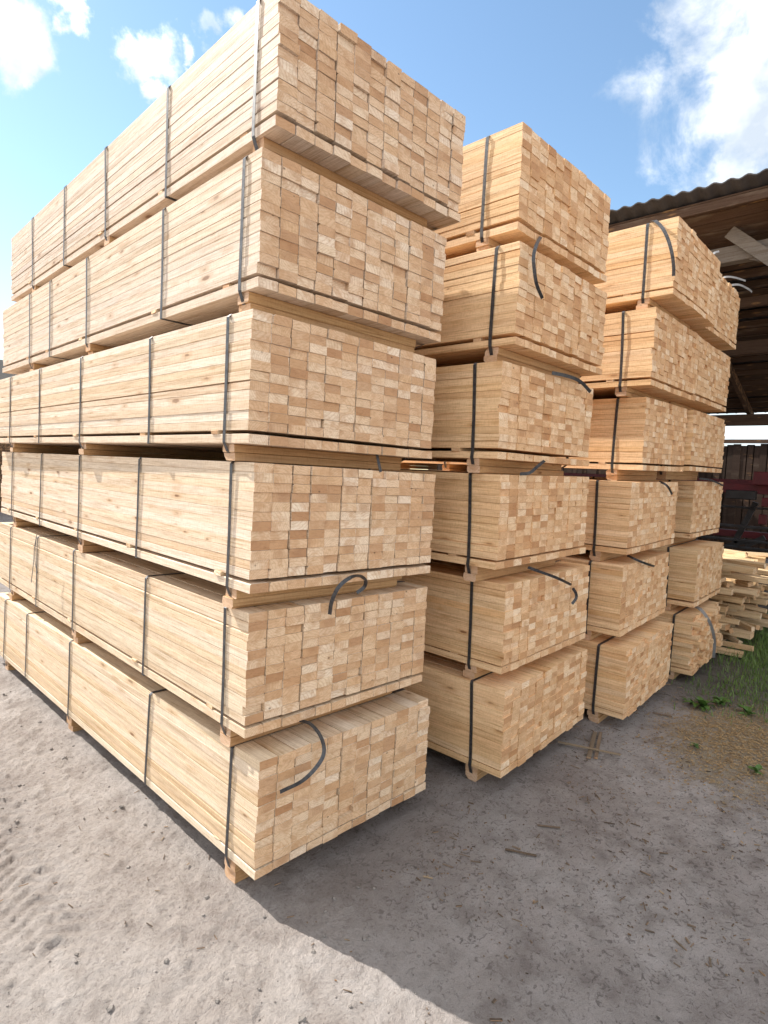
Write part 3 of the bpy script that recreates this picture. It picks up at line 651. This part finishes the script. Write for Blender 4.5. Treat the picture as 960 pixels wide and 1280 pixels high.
for (px, py, r, lab) in ((138, 1258, .016, 'small dark stone on the sunlit sand at the bottom left'), (208, 1198, .012, 'small grey stone in the middle of the sunlit sand'), (378, 1272, .017, 'grey stone on the sand at the bottom edge of the picture'), (50, 905, .014, 'small stone on the rutted sand by the long side of the left stack'), (272, 1248, .011, 'flat pebble near the shadow edge at the bottom')):
    p = at(px, py, 2, 0); mm = MB(); lump(mm, 0, 0, 0, r); o = mm.obj('stone', M_STONE); o.location = (p[0], p[1], gz(p[0], p[1])+r*.3); tag(o, lab, 'stone')
m = MB()
def chip(m, x, y, L, w, th, lift=.004):
    a = random.uniform(0, PI); z = gz(x, y)+lift; c, s_ = math.cos(a), math.sin(a)
    k = random.uniform(-.12, .12)*L
    m.beam((x-c*L/2, y-s_*L/2, z-k*.3), (x+c*L/2, y+s_*L/2, z+abs(k)*.6), w, th, random.random())
CLUMP = lambda x, y: float(vnoise(np.array([x]), np.array([y]), 77)[0])
for i in range(2600):
    x, y = random.uniform(.15, 4.6), random.uniform(-2.1, .25)
    if y > .05 and x < 1.25: continue
    if random.random() > 2.4*max(0, CLUMP(x*2.3, y*2.3)-.36): continue
    L = .006+.055*random.random()**5; chip(m, x, y, L, .002+.007*random.random()**2, .0035)
for i in range(160):
    x, y = random.uniform(-2.0, .2), random.uniform(-1.8, 1.5); chip(m, x, y, random.uniform(.01, .04), .003, .003)
tag(m.obj('bark_chips', M_CHIP), kind='stuff')
m = MB()
for i in range(5200):
    a = random.gauss(0, .36), random.gauss(0, .23); x, y = 3.65+a[0]*1.25, -.92+a[1]*1.15
    chip(m, x, y, random.uniform(.006, .022), random.uniform(.003, .009), .0015, random.uniform(.001, .012))
tag(m.obj('sawdust', wood_mat('sawdust', [(0, (.36, .25, .13)), (.5, (.46, .34, .19)), (1, (.27, .18, .09))], [(0, (.42, .3, .17)), (1, (.5, .37, .22))])), kind='stuff')
# splinters of lath lying in front of the second and third stacks
for (a, b_, w, th, lab) in (((744, 914), (736, 946), .030, .012, 'short weathered lath pointing at the camera under a long stick'), ((751, 914), (745, 946), .024, .010, 'narrow lath lying close beside the short weathered lath'),
                           ((698, 928), (776, 945), .016, .010, 'long thin stick lying across two short laths'), ((672, 1029), (700, 1032), .010, .006, 'pale splinter on the shaded ground in front of the second stack'),
                           ((632, 1059), (670, 1068), .012, .006, 'long splinter in the middle of the shaded ground'), ((816, 890), (840, 895), .014, .008, 'pale chip of wood beside the weeds')):
    p, q = at(*a, 2, 0.01), at(*b_, 2, 0.01)
    d = (Vector(q)-Vector(p)); L = d.length; mm = MB(); mm.prism(chamf(-w/2, w/2, 0, th, [.001]*4), 0, L, random.random(), .004)
    o = mm.obj('wood_lath', M_CHIP); o.location = (p[0], p[1], gz(p[0], p[1])+.006+(.014 if 'long thin' in lab else 0)); o.rotation_euler = (math.atan2(gz(q[0], q[1])-gz(p[0], p[1]), L), 0, math.atan2(-d.x, d.y)); o.color = (1.35, 1.35, 1.35, 1) if 'pale' in lab else (1, 1, 1, 1)
    tag(o, lab, 'stick', 'sticks dropped in front of the stacks')
# ---------------------------------------------------------------- grass and weeds on the right
m = MB()
def blade(m, x, y, h, w, lean):
    a = random.uniform(0, 2*PI); la = random.uniform(0, 2*PI); z = gz(x, y)-.004; c, s_ = math.cos(a)*w/2, math.sin(a)*w/2; lx, ly = math.cos(la)*lean*h, math.sin(la)*lean*h
    m.add([(x-c, y-s_, z), (x+c, y+s_, z), (x+c*.7+lx*.35, y+s_*.7+ly*.35, z+h*.6), (x-c*.7+lx*.35, y-s_*.7+ly*.35, z+h*.6), (x+lx, y+ly, z+h*.92)], [(0, 1, 2, 3), (3, 2, 4)])
for i in range(26000):
    x = random.uniform(3.9, 9.0); y = random.uniform(-2.6, .0)
    d = vnoise(np.array([x*1.7]), np.array([y*1.7]), 5)[0]
    dens = min(1, max(0, (x-4.2)/1.6))*.9+.08
    # keep a beaten path of bare soil in front of the heap
    dens *= .12+1.2*max(0, min(1, (-y-.15)/.45))
    if random.random() > dens*(.15+1.9*d*d): continue
    tall = max(0, min(1, (x-4.9)/1.2))
    blade(m, x, y, random.uniform(.03, .08)+tall*random.uniform(.01, .11), random.uniform(.004, .010), random.uniform(.1, .8))
tag(m.obj('grass', M_GRASS), kind='stuff')
def weed(px, py, n, s_, lab, ax=None):
    p = at(px, py, 2, .0); root = tag(empty('weed', (p[0], p[1], gz(p[0], p[1]))), lab, 'plant', 'weeds growing by the sawdust')
    for i in range(n):
        L = s_*random.uniform(.6, 1.15); w = L*random.uniform(.32, .5); mm = MB(); vs = []; N = 6
        for k in range(N+1):
            u = k/N; ww = w*.5*math.sin(PI*min(1, u*.93+.06))**.8*(.25 if k == 0 else 1); zc_ = L*(.75*u-.62*u*u); 
            for sg in (-1, 0, 1): vs.append((sg*ww, L*u*.92, zc_+abs(sg)*ww*.28+random.uniform(-.003, .003)))
        fs = []
        for k in range(N):
            for c in range(2): fs.append((3*k+c, 3*k+c+1, 3*k+4+c, 3*k+3+c))
        mm.add(vs, fs, random.random()); o = mm.obj('leaf', M_LEAF, root); o.rotation_euler = (random.uniform(-.1, .45), random.uniform(-.3, .3), i*2.4+random.uniform(-.3, .3)); o.location = (random.uniform(-.02, .02), random.uniform(-.02, .02), random.uniform(0, .02))
weed(880, 884, 12, .17, 'largest broad leaved weed at the edge of the sawdust'); weed(903, 880, 8, .13, 'broad leaved weed just right of the largest one'); weed(862, 878, 6, .09, 'small low weed left of the largest one')
weed(935, 892, 7, .11, 'round leaved weed towards the right edge of the picture'); weed(945, 972, 6, .09, 'small weed on the near edge of the sawdust'); weed(868, 940, 5, .05, 'tiny weed sprouting out of the sawdust')
